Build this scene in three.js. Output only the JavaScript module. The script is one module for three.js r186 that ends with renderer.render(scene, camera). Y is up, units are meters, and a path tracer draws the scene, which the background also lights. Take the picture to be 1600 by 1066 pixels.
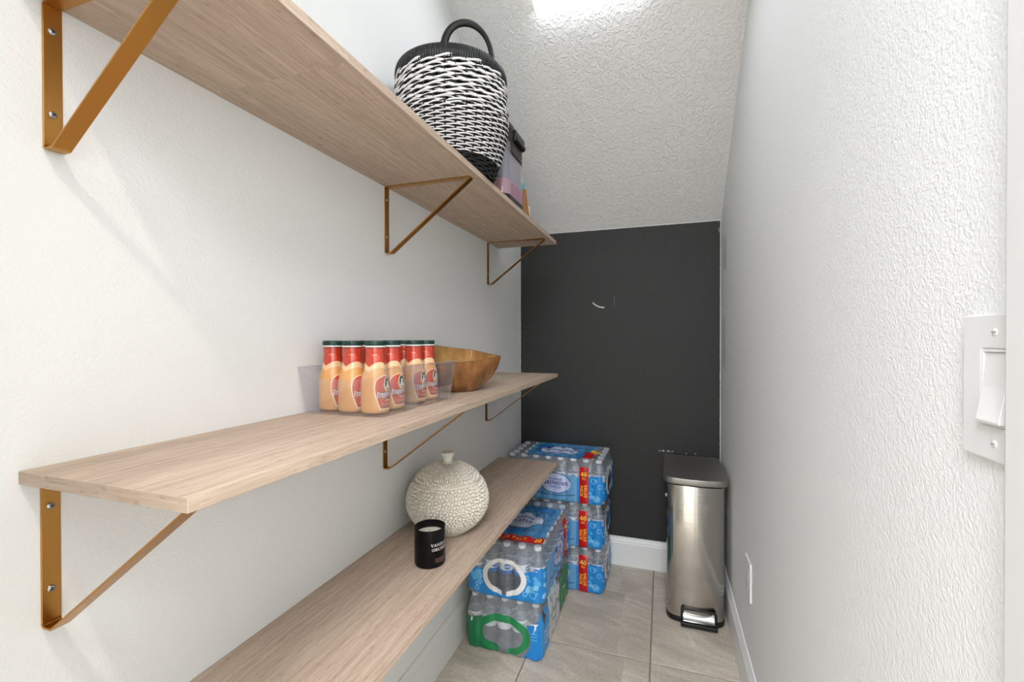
import * as THREE from 'three';
import { RoundedBoxGeometry } from 'three/addons/geometries/RoundedBoxGeometry.js';
import { mergeGeometries, mergeVertices, toCreasedNormals } from 'three/addons/utils/BufferGeometryUtils.js';
import { RectAreaLightUniformsLib } from 'three/addons/lights/RectAreaLightUniformsLib.js';

// ---------------------------------------------------------------- camera, light, exposure
// Room axes: x to the right, y up, depth d into the room (three's z is -d). Metres.
const scene = new THREE.Scene();
scene.background = new THREE.Color(0x0b0b0b);
const camera = new THREE.PerspectiveCamera(74.91, 1600 / 1066, 0.02, 30);
camera.position.set(0, 1.24, 0);
camera.rotation.order = 'YXZ';
camera.rotation.set(THREE.MathUtils.degToRad(-0.3585), THREE.MathUtils.degToRad(18.7068), THREE.MathUtils.degToRad(-0.0697));
scene.add(camera);
const renderer = new THREE.WebGLRenderer({ antialias: true });
renderer.toneMapping = THREE.LinearToneMapping;
renderer.toneMappingExposure = 1.08;
renderer.shadowMap.enabled = true;
RectAreaLightUniformsLib.init();
const PANEL_LIGHT = 5.6, SIDE_LIGHT = 5.6, HALL_LIGHT = 18.5, DOWNLIGHT = 3.4, LAMP_COLOR = 0xeff3ff;    // ceiling panel, hall panel, hall downlight
const areaLights = [];
function areaLight(w, h, intensity, color) {
  const l = new THREE.RectAreaLight(color, intensity, w, h);
  scene.add(l); areaLights.push(l); return l;
}

// ---------------------------------------------------------------- room numbers
const L = -0.793, R = 0.2813, ZB = 2.4973;
const CB = 1.8433, CS = 0.7562;                       // ceiling height at the back wall, and its slope
const FLAT = 2.82, ZFLAT = ZB - (FLAT - CB) / CS;     // where the slope meets the flat ceiling
const SHELF_N = 0.341, SHELF_F = 2.1282;
const H_UP = 1.6966, H_MID = 1.0678, H_LOW = 0.6334, TH = 0.017;

const DOOR0 = -0.135, DOOR1 = -0.02, HB0 = -2.75;           // wall with the doorway behind the camera, back of the hall

// ---------------------------------------------------------------- helpers
function rng(seed) { let a = seed >>> 0; return () => { a = (a + 0x6d2b79f5) | 0; let t = Math.imul(a ^ (a >>> 15), 1 | a); t = (t + Math.imul(t ^ (t >>> 7), 61 | t)) ^ t; return ((t ^ (t >>> 14)) >>> 0) / 4294967296; }; }
const V = (x, h, d) => new THREE.Vector3(x, h, -d);
const clamp = (v, a, b) => Math.min(b, Math.max(a, v));
const smooth = (a, b, v) => { const t = clamp((v - a) / (b - a), 0, 1); return t * t * (3 - 2 * t); };
const lerp = (a, b, t) => a + (b - a) * t;
const names = {};
function numbered(name) { const n = names[name] = (names[name] ?? -1) + 1; return n ? `${name}_${String(n).padStart(3, '0')}` : name; }
function shadows(m) { m.castShadow = true; m.receiveShadow = true; return m; }
function tag(o, label, category, group) { o.userData.label = label; o.userData.category = category; if (group) o.userData.group = group; return o; }
function thing(name, label, category, pos, group) { const g = new THREE.Group(); g.name = numbered(name); g.position.copy(pos); scene.add(g); return tag(g, label, category, group); }
function part(name, geo, mat, parent) { const m = shadows(new THREE.Mesh(geo, mat)); m.name = name; parent.add(m); return m; }
function struct(name, geo, mat) { const m = shadows(new THREE.Mesh(geo, mat)); m.name = name; m.userData.kind = 'structure'; scene.add(m); return m; }
function box(x0, x1, h0, h1, d0, d1) { const g = new THREE.BoxGeometry(x1 - x0, h1 - h0, d1 - d0); g.translate((x0 + x1) / 2, (h0 + h1) / 2, -(d0 + d1) / 2); return metric(g); }
function rbox(x0, x1, h0, h1, d0, d1, r, s = 2) { const g = new RoundedBoxGeometry(x1 - x0, h1 - h0, d1 - d0, s, r); g.translate((x0 + x1) / 2, (h0 + h1) / 2, -(d0 + d1) / 2); return metric(g); }
// uv in metres by the face a point lies on: x faces (d, y), y faces (d, x), z faces (x, y)
function metric(g) {
  if (g.index) g = g.toNonIndexed();
  const p = g.attributes.position, uv = new Float32Array(p.count * 2), a = new THREE.Vector3(), b = new THREE.Vector3(), c = new THREE.Vector3();
  for (let i = 0; i < p.count; i += 3) {
    a.fromBufferAttribute(p, i); b.fromBufferAttribute(p, i + 1); c.fromBufferAttribute(p, i + 2);
    const n = b.clone().sub(a).cross(c.clone().sub(a)); const ax = Math.abs(n.x), ay = Math.abs(n.y), az = Math.abs(n.z);
    [a, b, c].forEach((q, k) => { const u = ax >= ay && ax >= az ? [-q.z, q.y] : ay >= az ? [-q.z, q.x] : [q.x, q.y]; uv.set(u, (i + k) * 2); });
  }
  g.setAttribute('uv', new THREE.BufferAttribute(uv, 2)); return g;
}
// a surface from a grid of points f(u, v) -> Vector3, uv 0..1
function grid(nu, nv, f, uvf) {
  const p = [], uv = [], idx = [];
  for (let j = 0; j <= nv; j++) for (let i = 0; i <= nu; i++) { const q = f(i / nu, j / nv); p.push(q.x, q.y, q.z); uv.push(...(uvf ? uvf(i / nu, j / nv) : [i / nu, j / nv])); }
  for (let j = 0; j < nv; j++) for (let i = 0; i < nu; i++) { const a = j * (nu + 1) + i, b = a + 1, c = a + nu + 1, d = c + 1; idx.push(a, b, d, a, d, c); }
  const g = new THREE.BufferGeometry();
  g.setAttribute('position', new THREE.Float32BufferAttribute(p, 3)); g.setAttribute('uv', new THREE.Float32BufferAttribute(uv, 2)); g.setIndex(idx); g.computeVertexNormals();
  return g;
}
function sealSeam(g, nu, nv) { // same normals on both sides of the u seam
  const n = g.attributes.normal;
  for (let j = 0; j <= nv; j++) { const a = j * (nu + 1), b = a + nu; const s = new THREE.Vector3().fromBufferAttribute(n, a).add(new THREE.Vector3().fromBufferAttribute(n, b)).normalize(); n.setXYZ(a, s.x, s.y, s.z); n.setXYZ(b, s.x, s.y, s.z); }
  return g;
}
// lathe with v running with height
function lathe(pts, seg = 40) {
  const g = new THREE.LatheGeometry(pts.map(([r, y]) => new THREE.Vector2(Math.max(r, 0.0001), y)), seg);
  const p = g.attributes.position, uv = g.attributes.uv; let lo = 1e9, hi = -1e9;
  for (let i = 0; i < p.count; i++) { lo = Math.min(lo, p.getY(i)); hi = Math.max(hi, p.getY(i)); }
  for (let i = 0; i < p.count; i++) uv.setY(i, (p.getY(i) - lo) / (hi - lo));
  return g;
}
const merge = (list) => mergeGeometries(list.map((g) => { const q = g.index ? g.toNonIndexed() : g; for (const k of Object.keys(q.attributes)) if (!['position', 'normal', 'uv'].includes(k)) q.deleteAttribute(k); return q; }));
function cyl(r, h, seg = 16, r2 = r) { return new THREE.CylinderGeometry(r2, r, h, seg); }
function extrude(shape, depth, bevel = 0.001, seg = 2) {
  return new THREE.ExtrudeGeometry(shape, { depth: depth - 2 * bevel, bevelEnabled: bevel > 0, bevelThickness: bevel, bevelSize: bevel, bevelOffset: -bevel, bevelSegments: seg, curveSegments: 12 }).translate(0, 0, bevel);
}
function roundRect(w, h, r, cx = 0, cy = 0, P = THREE.Shape) {
  const s = new P(), x = cx - w / 2, y = cy - h / 2;
  s.moveTo(x + r, y); s.lineTo(x + w - r, y); s.absarc(x + w - r, y + r, r, -Math.PI / 2, 0); s.lineTo(x + w, y + h - r); s.absarc(x + w - r, y + h - r, r, 0, Math.PI / 2);
  s.lineTo(x + r, y + h); s.absarc(x + r, y + h - r, r, Math.PI / 2, Math.PI); s.lineTo(x, y + r); s.absarc(x + r, y + r, r, Math.PI, 1.5 * Math.PI); return s;
}

// ---------------------------------------------------------------- textures
// tileable value noise
function noiseGrid(n, seed) { const r = rng(seed), a = new Float32Array(n * n); for (let i = 0; i < a.length; i++) a[i] = r(); return a; }
function vnoise(g, n, x, y) {
  const xi = Math.floor(x), yi = Math.floor(y), fx = x - xi, fy = y - yi, sx = fx * fx * (3 - 2 * fx), sy = fy * fy * (3 - 2 * fy);
  const at = (i, j) => g[(((j % n) + n) % n) * n + (((i % n) + n) % n)];
  return lerp(lerp(at(xi, yi), at(xi + 1, yi), sx), lerp(at(xi, yi + 1), at(xi + 1, yi + 1), sx), sy);
}
function dataTexture(w, h, f, srgb = false) {
  const d = new Uint8Array(w * h * 4);
  for (let j = 0; j < h; j++) for (let i = 0; i < w; i++) { const c = f(i / w, j / h); const k = (j * w + i) * 4; if (typeof c === 'number') d[k] = d[k + 1] = d[k + 2] = clamp(c * 255, 0, 255); else { d[k] = clamp(c[0], 0, 255); d[k + 1] = clamp(c[1], 0, 255); d[k + 2] = clamp(c[2], 0, 255); } d[k + 3] = 255; }
  const t = new THREE.DataTexture(d, w, h); t.wrapS = t.wrapT = THREE.RepeatWrapping; t.magFilter = THREE.LinearFilter; t.minFilter = THREE.LinearMipmapLinearFilter; if (srgb) t.colorSpace = THREE.SRGBColorSpace; t.needsUpdate = true; return t;
}
function repeated(t, rx, ry) { const c = t.clone(); c.repeat.set(rx, ry); c.needsUpdate = true; return c; }
const nA = noiseGrid(64, 11), nB = noiseGrid(128, 12), nC = noiseGrid(32, 13), nD = noiseGrid(256, 14);
const peelTex = dataTexture(512, 512, (u, v) => {        // orange-peel wall: 0.4 m tile
  const a = vnoise(nB, 128, u * 128, v * 128), b = vnoise(nA, 64, u * 64 + 3.7, v * 64), c = vnoise(nD, 256, u * 256, v * 256);
  return 0.62 * smooth(0.25, 0.8, 0.55 * a + 0.45 * b) + 0.23 * c + 0.15 * vnoise(nC, 32, u * 32, v * 32);
});
const knockTex = dataTexture(512, 512, (u, v) => {       // knock-down ceiling: 0.6 m tile
  const wx = vnoise(nC, 32, u * 32, v * 32) * 1.6, wy = vnoise(nC, 32, u * 32 + 9, v * 32 + 5) * 1.6;
  const a = vnoise(nA, 64, u * 64 + wx, v * 64 + wy), b = vnoise(nB, 128, u * 128 + wx, v * 128 + wy);
  return 0.75 * smooth(0.42, 0.62, 0.6 * a + 0.4 * b) + 0.25 * vnoise(nD, 256, u * 256, v * 256);
});
const woodTex = dataTexture(1024, 512, (u, v) => {       // pale oak laminate, grain along u: 1.8 m by 0.62 m
  const warp = vnoise(nC, 32, u * 8, v * 32) * 0.6;
  const broad = vnoise(nA, 64, u * 2 + 5, v * 64 + warp * 3), mid = vnoise(nB, 128, u * 6, v * 128 + warp * 6), fine = vnoise(nD, 256, u * 48, v * 256), pore = vnoise(nD, 256, u * 128 + 40, v * 256 + 31);
  let t = 0.52 + 0.22 * (broad - 0.5) + 0.26 * (mid - 0.5) + 0.34 * (fine - 0.5); t -= 0.28 * smooth(0.74, 0.95, pore);
  const k = clamp(t, 0, 1);
  return [lerp(160, 224, k), lerp(139, 203, k), lerp(119, 182, k)];
}, true);
const brushTex = dataTexture(256, 256, (u, v) => 0.5 + 0.3 * (vnoise(nD, 256, u * 4, v * 256) - 0.5) + 0.2 * (vnoise(nB, 128, u * 2, v * 128) - 0.5));
function tileTex(seed) {
  const a = noiseGrid(64, seed), b = noiseGrid(64, seed + 1), r = rng(seed + 5), ox = r() * 30, oy = r() * 30;
  return dataTexture(320, 320, (u, v) => {
    const w = vnoise(a, 64, u * 5 + ox, v * 5 + oy) * 1.0, s = v * 1 + u * 0.25;
    const cloud = vnoise(b, 64, u * 4 + ox, s * 9 + w), streak = vnoise(a, 64, u * 5 + oy, s * 30 + w * 3), vein = vnoise(b, 64, u * 3 + 7 + ox, s * 14 + w * 2.6 + 11), grain = vnoise(nD, 256, u * 160, v * 200), patch = vnoise(a, 64, u * 2.4 + 4 + oy, v * 2.4 + 9);
    let t = 0.5 + 0.26 * (cloud - 0.5) + 0.24 * (streak - 0.5) + 0.4 * (grain - 0.5) + 0.3 * (patch - 0.5);
    t += 0.2 * smooth(0.02, 0, Math.abs(vein - 0.5)) * smooth(0.45, 0.7, patch) - 0.14 * smooth(0.02, 0, Math.abs(vein - 0.34)) * smooth(0.5, 0.3, patch);
    const pit = vnoise(nD, 256, u * 110 + 17, v * 110 + 3); if (pit > 0.93) t -= 0.25;
    const k = clamp(t, 0, 1);
    return [lerp(168, 246, k), lerp(157, 234, k), lerp(141, 216, k)];
  }, true);
}
function canvasTex(w, h, draw, srgb = true) {
  const c = document.createElement('canvas'); c.width = w; c.height = h; draw(c.getContext('2d'), w, h);
  const t = new THREE.CanvasTexture(c); if (srgb) t.colorSpace = THREE.SRGBColorSpace; return t;
}

// ---------------------------------------------------------------- materials
const std = (o) => new THREE.MeshStandardMaterial(o);
const phy = (o) => new THREE.MeshPhysicalMaterial(o);
const WALL = 0xf0f1ee;
const wallMat = std({ color: WALL, roughness: 0.75, bumpMap: repeated(peelTex, 1 / 0.28, 1 / 0.28), bumpScale: 0.00045 });
const ceilMat = std({ color: 0xf0f0ec, roughness: 0.85, bumpMap: repeated(knockTex, 1 / 0.6, 1 / 0.6), bumpScale: 0.002 });
const trimMat = std({ color: 0xf2f2ef, roughness: 0.4 });
const casingMat = std({ color: 0xdcdbd8, roughness: 0.45 });
const woodMat = std({ map: repeated(woodTex, 1 / 1.8, 1 / 0.62), roughness: 0.55, bumpMap: repeated(woodTex, 1 / 1.8, 1 / 0.62), bumpScale: 0.0003 });
const brassMat = std({ color: 0xbd8a48, metalness: 1, roughness: 0.33 });
const screwMat = std({ color: 0xb9bcbc, metalness: 1, roughness: 0.25 });
const darkMat = std({ color: 0x16161a, roughness: 0.6 });
const steelMat = std({ color: 0xbab7b1, metalness: 1, roughness: 0.36, roughnessMap: repeated(brushTex, 1, 3) });
const steelLid = std({ color: 0xa8a5a0, metalness: 1, roughness: 0.46 });
const blackPlastic = std({ color: 0x0c0c0d, roughness: 0.38 });
const whitePlastic = std({ color: 0xe9e9e6, roughness: 0.3 });
const clearPlastic = phy({ color: 0xfafbfd, transmission: 0.97, thickness: 0, roughness: 0.03, ior: 1.5 });
const clearBottle = phy({ color: 0xdfe7ed, transmission: 0.93, thickness: 0, roughness: 0.06, ior: 1.45 });

// ---------------------------------------------------------------- room shell
// right wall: grey touch-up brush strokes near the far corner are part of its paint
const rightMap = canvasTex(1024, 1024, (c, w, h) => {    // d 1.6 .. 2.6, y 0 .. 3 ; rest of the wall takes the edge colour
  c.fillStyle = '#f0f1ee'; c.fillRect(0, 0, w, h);
  const X = (d) => (d - 1.5) * w / 1.1, Y = (y) => h - y * h / 3; const r = rng(5);
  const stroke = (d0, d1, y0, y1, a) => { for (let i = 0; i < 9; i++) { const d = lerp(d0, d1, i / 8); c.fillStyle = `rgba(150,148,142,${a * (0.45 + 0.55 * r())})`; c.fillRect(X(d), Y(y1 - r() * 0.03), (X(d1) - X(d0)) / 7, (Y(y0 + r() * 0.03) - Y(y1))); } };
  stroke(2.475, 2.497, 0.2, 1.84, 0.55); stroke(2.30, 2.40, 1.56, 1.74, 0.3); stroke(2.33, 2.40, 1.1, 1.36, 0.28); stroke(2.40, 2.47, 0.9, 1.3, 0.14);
});
rightMap.repeat.set(1 / 1.1, 1 / 3); rightMap.offset.set(-1.5 / 1.1, 0); rightMap.wrapS = rightMap.wrapT = THREE.ClampToEdgeWrapping;
const rightMat = std({ map: rightMap, roughness: 0.75, bumpMap: wallMat.bumpMap, bumpScale: 0.0006 });
// back wall: black paint with a ragged unpainted edge, a pale scratch and a brown nick
const backMap = canvasTex(1024, 1024, (c, w, h) => {     // x L..R, y 0..1.9
  c.fillStyle = '#2a2a29'; c.fillRect(0, 0, w, h);
  const X = (x) => (x - L) * w / (R - L), Y = (y) => h - y * h / 1.9, r = rng(8);
  for (let i = 0; i < 400; i++) { c.fillStyle = `rgba(${r() < 0.5 ? '48,48,46' : '30,30,30'},0.1)`; c.fillRect(r() * w, r() * h, 3 + r() * 12, 20 + r() * 60); }
  c.fillStyle = '#d9d9d5';
  for (let i = 0; i < 300; i++) { const x = L + (R - L) * i / 300; c.fillRect(X(x), 0, 4.5, Y(CB - 0.0035 - 0.002 * r())); const y = 1.9 * i / 300; c.fillRect(X(R - 0.0035 - 0.0015 * r()), Y(y) - 4, 20, 5); c.fillRect(0, Y(y) - 4, X(L + 0.0015 + 0.0015 * r()), 5); }
  c.fillStyle = '#b9aa94'; c.fillRect(X(R - 0.011), Y(1.805), 3, 14);
  c.strokeStyle = '#cfcfc8'; c.lineWidth = 4; c.lineCap = 'round'; c.beginPath(); c.moveTo(X(-0.370), Y(1.437)); c.quadraticCurveTo(X(-0.345), Y(1.411), X(-0.308), Y(1.409)); c.stroke();
  c.strokeStyle = '#6d6142'; c.lineWidth = 2.5; c.beginPath(); c.moveTo(X(-0.252), Y(1.465)); c.lineTo(X(-0.253), Y(1.418)); c.stroke();
  c.fillStyle = '#b9b9b4'; for (let i = 0; i < 12; i++) c.fillRect(X(-0.02 + 0.075 * r()), Y(0.637 + 0.009 * r()), 3 + 6 * r(), 3); c.fillRect(X(0.115), Y(0.639), 4, 5); c.fillRect(X(0.16), Y(0.64), 5, 4);
});
backMap.repeat.set(1 / (R - L), 1 / 1.9); backMap.offset.set(-L / (R - L), 0);
backMap.wrapS = backMap.wrapT = THREE.ClampToEdgeWrapping;
const backMat = std({ map: backMap, roughness: 0.62, bumpMap: wallMat.bumpMap, bumpScale: 0.00045 });
struct('wall_left', box(L - 0.12, L, 0, 3, DOOR0, ZB + 0.12), wallMat);
struct('wall_right', box(R, R + 0.12, 0, 3, DOOR0, ZB + 0.12), rightMat);
struct('wall_back', box(L, R, 0, 1.95, ZB, ZB + 0.12), backMat);
{ // ceiling: one slab, sloped under the stairs then flat, running on over the hall
  const s = new THREE.Shape([[ZB + 0.1, CB - 0.1 * CS], [ZFLAT, FLAT], [HB0 - 0.12, FLAT], [HB0 - 0.12, FLAT + 0.15], [ZFLAT + 0.06, FLAT + 0.15], [ZB + 0.1, CB - 0.1 * CS + 0.19]].map(([d, y]) => new THREE.Vector2(d, y)));
  const g = new THREE.ExtrudeGeometry(s, { depth: R - L + 0.02, bevelEnabled: false }); g.rotateY(Math.PI / 2); g.translate(L - 0.01, 0, 0);
  // uv in metres along the slope
  const q = g.toNonIndexed(), p = q.attributes.position, uv = q.attributes.uv; for (let i = 0; i < p.count; i++) uv.setXY(i, p.getX(i), -p.getZ(i) * 1.254);
  struct('ceiling', q, ceilMat);
}
// the hall on the camera's side of the doorway
struct('wall_front', merge([box(0.25, R, 0, FLAT, DOOR0, DOOR1), box(L, -0.345, 0, FLAT, DOOR0, DOOR1), box(-0.345, 0.25, 2.6, FLAT, DOOR0, DOOR1)]), wallMat);
struct('wall_hall_left', box(-1.82, -1.7, 0, 3, HB0 - 0.12, DOOR1), wallMat);
struct('wall_hall_right', box(1.5, 1.62, 0, 3, HB0 - 0.12, DOOR1), wallMat);
struct('wall_hall_front', merge([box(-1.7, L - 0.12, 0, 3, DOOR0, DOOR1), box(R + 0.12, 1.5, 0, 3, DOOR0, DOOR1)]), wallMat);
struct('wall_hall_back', box(-1.82, 1.62, 0, 3, HB0 - 0.12, HB0), wallMat);
struct('ceiling_hall', merge([box(-1.7, L - 0.01, FLAT, FLAT + 0.15, HB0, DOOR0), box(R + 0.01, 1.5, FLAT, FLAT + 0.15, HB0, DOOR0)]), ceilMat);
// door lining on the right, which hides part of the switch
{ const t = struct('trim_1', rbox(0.265, R + 0.0005, 0, 2.5, 0.355, 0.4757, 0.003), casingMat); t.userData.label = 'smooth white door lining at the right edge'; }

// floor: grout bed with each tile a part of its own
{
  const floor = struct('floor', box(L - 0.1, R + 0.1, -0.08, -0.0025, DOOR0, ZB + 0.1), std({ color: 0x8f7f6d, roughness: 0.9 }));
  const xs = [L - 0.05, -0.5031, -0.0445, 0.35], ds = [DOOR0, -0.0074, 0.4373, 0.882, 1.3266, 1.7713, 2.216, ZB + 0.05];
  const tex = [31, 47, 59, 73, 97].map(tileTex), r = rng(21), hw = 0.0026;
  const mats = tex.map((t) => std({ map: repeated(t, 1 / 0.46, 1 / 0.46), roughness: 0.42, bumpMap: repeated(t, 1 / 0.46, 1 / 0.46), bumpScale: 0.0006 }));
  let k = 0;
  for (let j = 0; j < ds.length - 1; j++) for (let i = 0; i < xs.length - 1; i++) {
    const m = part(k ? `tile_${String(k).padStart(3, '0')}` : 'tile', rbox(xs[i] + hw, xs[i + 1] - hw, -0.012, 0, ds[j] + hw, ds[j + 1] - hw, 0.0012, 1), mats[Math.floor(r() * 5)], floor); k++;
    const uv = m.geometry.attributes.uv; for (let q = 0; q < uv.count; q++) { const u = uv.getX(q), v = uv.getY(q); uv.setXY(q, v + 0.01 * k, u + 0.13 * k); }
  }
  struct('floor_hall', box(-1.82, 1.62, -0.08, -0.001, HB0 - 0.12, DOOR0), std({ map: repeated(tex[0], 1 / 0.46, 1 / 0.46), roughness: 0.5 }));
}
// baseboards: a stepped profile swept along each wall
function baseboard(name, len, place) {
  const s = new THREE.Shape([[0, 0], [0.014, 0], [0.014, 0.122], [0.0115, 0.126], [0.0115, 0.133], [0.009, 0.138], [0.006, 0.146], [0.0055, 0.152], [0.003, 0.154], [0, 0.154]].map(([x, y]) => new THREE.Vector2(x, y)));
  const g = new THREE.ExtrudeGeometry(s, { depth: len, bevelEnabled: false }); place(g); struct(name, metric(g), trimMat);
}
baseboard('baseboard_back', R - L, (g) => { g.rotateY(Math.PI / 2).rotateX(0); g.scale(1, 1, 1); const p = g.attributes.position; for (let i = 0; i < p.count; i++) { const along = p.getX(i), out = -p.getZ(i); p.setXYZ(i, L + along, p.getY(i), -(ZB - out)); } g.computeVertexNormals(); });
baseboard('baseboard_left', ZB - DOOR1, (g) => { const p = g.attributes.position; for (let i = 0; i < p.count; i++) p.setXYZ(i, L + p.getX(i), p.getY(i), -(ZB - p.getZ(i))); const ix = g.index; g.computeVertexNormals(); });
baseboard('baseboard_right', ZB - 0.4757, (g) => { const p = g.attributes.position; for (let i = 0; i < p.count; i++) p.setXYZ(i, R - p.getX(i), p.getY(i), -(0.4757 + p.getZ(i))); g.computeVertexNormals(); });

// ---------------------------------------------------------------- lamps
function panelLight(name, label, center, dir, up, w, h, power, color, glow) {
  const t = thing(name, label, 'ceiling light', center);
  const m = new THREE.Matrix4().lookAt(new THREE.Vector3(), dir.clone().negate(), up); t.quaternion.setFromRotationMatrix(m);  // local +z looks along dir
  const fr = roundRect(w + 0.016, h + 0.016, 0.006); fr.holes.push(roundRect(w, h, 0.004, 0, 0, THREE.Path));
  part('frame', extrude(fr, 0.012, 0.0015), whitePlastic, t);
  part('glowing_panel', new RoundedBoxGeometry(w - 0.001, h - 0.001, 0.006, 1, 0.002).translate(0, 0, 0.005), std({ color: 0xffffff, emissive: 0xffffff, emissiveIntensity: glow }), t);
  const l = areaLight(w * 0.97, h * 0.97, power, color); l.position.copy(center).addScaledVector(dir, 0.014); l.lookAt(l.position.clone().add(dir));
  return t;
}
{
  const cd = 1.638 - 0.165, cy = CB + CS * (ZB - cd), n = V(0, -1, -CS).normalize();   // facing down and back towards the door
  const W = 0.40, HH = 0.33 * Math.hypot(1, CS), BOX_T = 0.035;
  { // translucent box fixture: glows on every side, its lamps inside
    const q = V(-0.456 + 0.2, cy, cd).addScaledVector(n, 0.001), t = thing('ceiling_light', 'square white box lamp glowing on the sloped ceiling', 'ceiling light', q);
    t.quaternion.setFromRotationMatrix(new THREE.Matrix4().lookAt(new THREE.Vector3(), n.clone().negate(), V(0, 1, -CS).normalize()));
    part('mounting_plate', new RoundedBoxGeometry(W - 0.02, HH - 0.02, 0.008, 2, 0.002).translate(0, 0, 0.004), whitePlastic, t);
    part('glowing_diffuser', new RoundedBoxGeometry(W, HH, BOX_T, 3, 0.008).translate(0, 0, 0.008 + BOX_T / 2), std({ color: 0xffffff, emissive: 0xffffff, emissiveIntensity: 1.05 }), t);
    const face = (x, y, z, nx, ny, nz, w, h, power) => { // one light per glowing face, of its size, just in front of it
      const l = areaLight(w, h, power, LAMP_COLOR), o = new THREE.Vector3(x, y, z).applyQuaternion(t.quaternion).add(q), d = new THREE.Vector3(nx, ny, nz).applyQuaternion(t.quaternion);
      l.position.copy(o); l.lookAt(o.clone().add(d));
    };
    const zc = 0.008 + BOX_T / 2;
    face(0, 0, 0.008 + BOX_T + 0.002, 0, 0, 1, W, HH, PANEL_LIGHT); face(0, -HH / 2 - 0.002, zc, 0, -1, 0, W, BOX_T, SIDE_LIGHT);
  }
  panelLight('hall_ceiling_light', 'wide light panel on the hall ceiling behind the doorway', V(-0.1, FLAT, -1.35), V(0, -1, 0), V(0, 0, 1), 1.8, 1.6, HALL_LIGHT, 0xeff3ff, 2);
  const p = V(0.08, FLAT, -0.235);
  const t = thing('downlight', 'small round downlight in the hall ceiling just outside the doorway', 'ceiling light', p);
  part('trim_ring', lathe([[0.034, 0], [0.05, 0], [0.05, -0.006], [0.036, -0.01], [0.034, -0.004]], 32), whitePlastic, t);
  part('bulb', new THREE.SphereGeometry(0.02, 16, 12).translate(0, -0.012, 0), std({ color: 0xffffff, emissive: 0xfff3e0, emissiveIntensity: 4 }), t);
  const s = new THREE.SpotLight(0xfff4e6, DOWNLIGHT, 0, 1.1, 0.4, 2); s.position.copy(p).y -= 0.036; s.target.position.copy(V(-0.6, 1.0, 0.4)); s.castShadow = true; s.shadow.radius = 2; scene.add(s, s.target);
}

// ---------------------------------------------------------------- shelves
function shelf(label, xf, h0, th = TH) {
  const m = shadows(new THREE.Mesh(rbox(L, xf, h0, h0 + th, SHELF_N, SHELF_F, 0.0008, 1), woodMat)); m.name = numbered('wall_shelf'); scene.add(m);
  const uv = m.geometry.attributes.uv; for (let i = 0; i < uv.count; i++) uv.setXY(i, uv.getX(i) + h0 * 0.7, uv.getY(i) + h0 * 1.3);
  // end grain side faces: keep grain horizontal
  return tag(m, label, 'shelf');
}
shelf('top oak wall shelf, the one holding the woven basket', -0.4922, H_UP);
shelf('middle oak wall shelf, the one under the coffee drink bottles', -0.4845, H_MID - TH);
shelf('lowest oak wall shelf, the one under the candle and white jar', -0.4838, H_LOW - 0.0155, 0.0155);

// brackets: flat brass strip bent into a triangle
function strip(pts, w, t) { // pts in (out, y); strip of width w along depth
  const P = pts.map(([x, y]) => new THREE.Vector2(x, y)), left = [], right = [];
  for (let i = 0; i < P.length; i++) {
    const a = P[Math.max(0, i - 1)], b = P[Math.min(P.length - 1, i + 1)]; const d = b.clone().sub(a).normalize(), n = new THREE.Vector2(-d.y, d.x);
    let k = 1; if (i > 0 && i < P.length - 1) { const d1 = P[i].clone().sub(P[i - 1]).normalize(); k = 1 / Math.max(0.5, d1.dot(d)); }
    left.push(P[i].clone().addScaledVector(n, t / 2 * k)); right.push(P[i].clone().addScaledVector(n, -t / 2 * k));
  }
  const s = new THREE.Shape([...left, ...right.reverse()]);
  return new THREE.ExtrudeGeometry(s, { depth: w - 0.001, bevelEnabled: true, bevelThickness: 0.0005, bevelSize: 0.0004, bevelOffset: -0.0004, bevelSegments: 1 }).translate(0, 0, -w / 2 + 0.0005);
}
const bend = (cx, cy, r, a0, a1, n = 5) => Array.from({ length: n }, (_, i) => { const a = lerp(a0, a1, i / (n - 1)); return [cx + r * Math.cos(a), cy + r * Math.sin(a)]; });
const bracketGeo = (() => {
  const t = 0.003, H = 0.2012, top = -t / 2, ex = 0.278, sl = Math.atan2(H - 0.006, ex - 0.022);
  return {
    wall_leg: strip([[t / 2, top - 0.0015], [t / 2, -H + 0.006], ...bend(0.006, -H + 0.006, 0.0045, Math.PI, 1.5 * Math.PI), [0.016, -H + 0.0015]], 0.0205, t),
    brace: strip([[0.016, -H + 0.0015], ...bend(0.018, -H + 0.0075, 0.006, -Math.PI / 2, -Math.PI / 2 + sl, 4), [ex, -0.006], [ex + 0.003, -0.0032]], 0.0205, t),
    shelf_leg: strip([[0.0035, top], [ex - 0.004, top], [ex + 0.002, top - 0.0016]], 0.0205, t),
    screw: merge([lathe([[0.0001, 0.0032], [0.0022, 0.0032], [0.0026, 0.0022], [0.0033, 0.0028], [0.0046, 0.0016], [0.0048, 0]], 20), new THREE.BoxGeometry(0.0048, 0.0006, 0.0012).translate(0, 0.003, 0), new THREE.BoxGeometry(0.0012, 0.0006, 0.0048).translate(0, 0.003, 0)]).rotateZ(-Math.PI / 2),
    slot: merge([new THREE.BoxGeometry(0.0042, 0.0008, 0.001).translate(0, 0.0031, 0), new THREE.BoxGeometry(0.001, 0.0008, 0.0042).translate(0, 0.0031, 0)]).rotateZ(-Math.PI / 2),
    hole: cyl(0.0016, 0.0006, 10),
  };
})();
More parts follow.
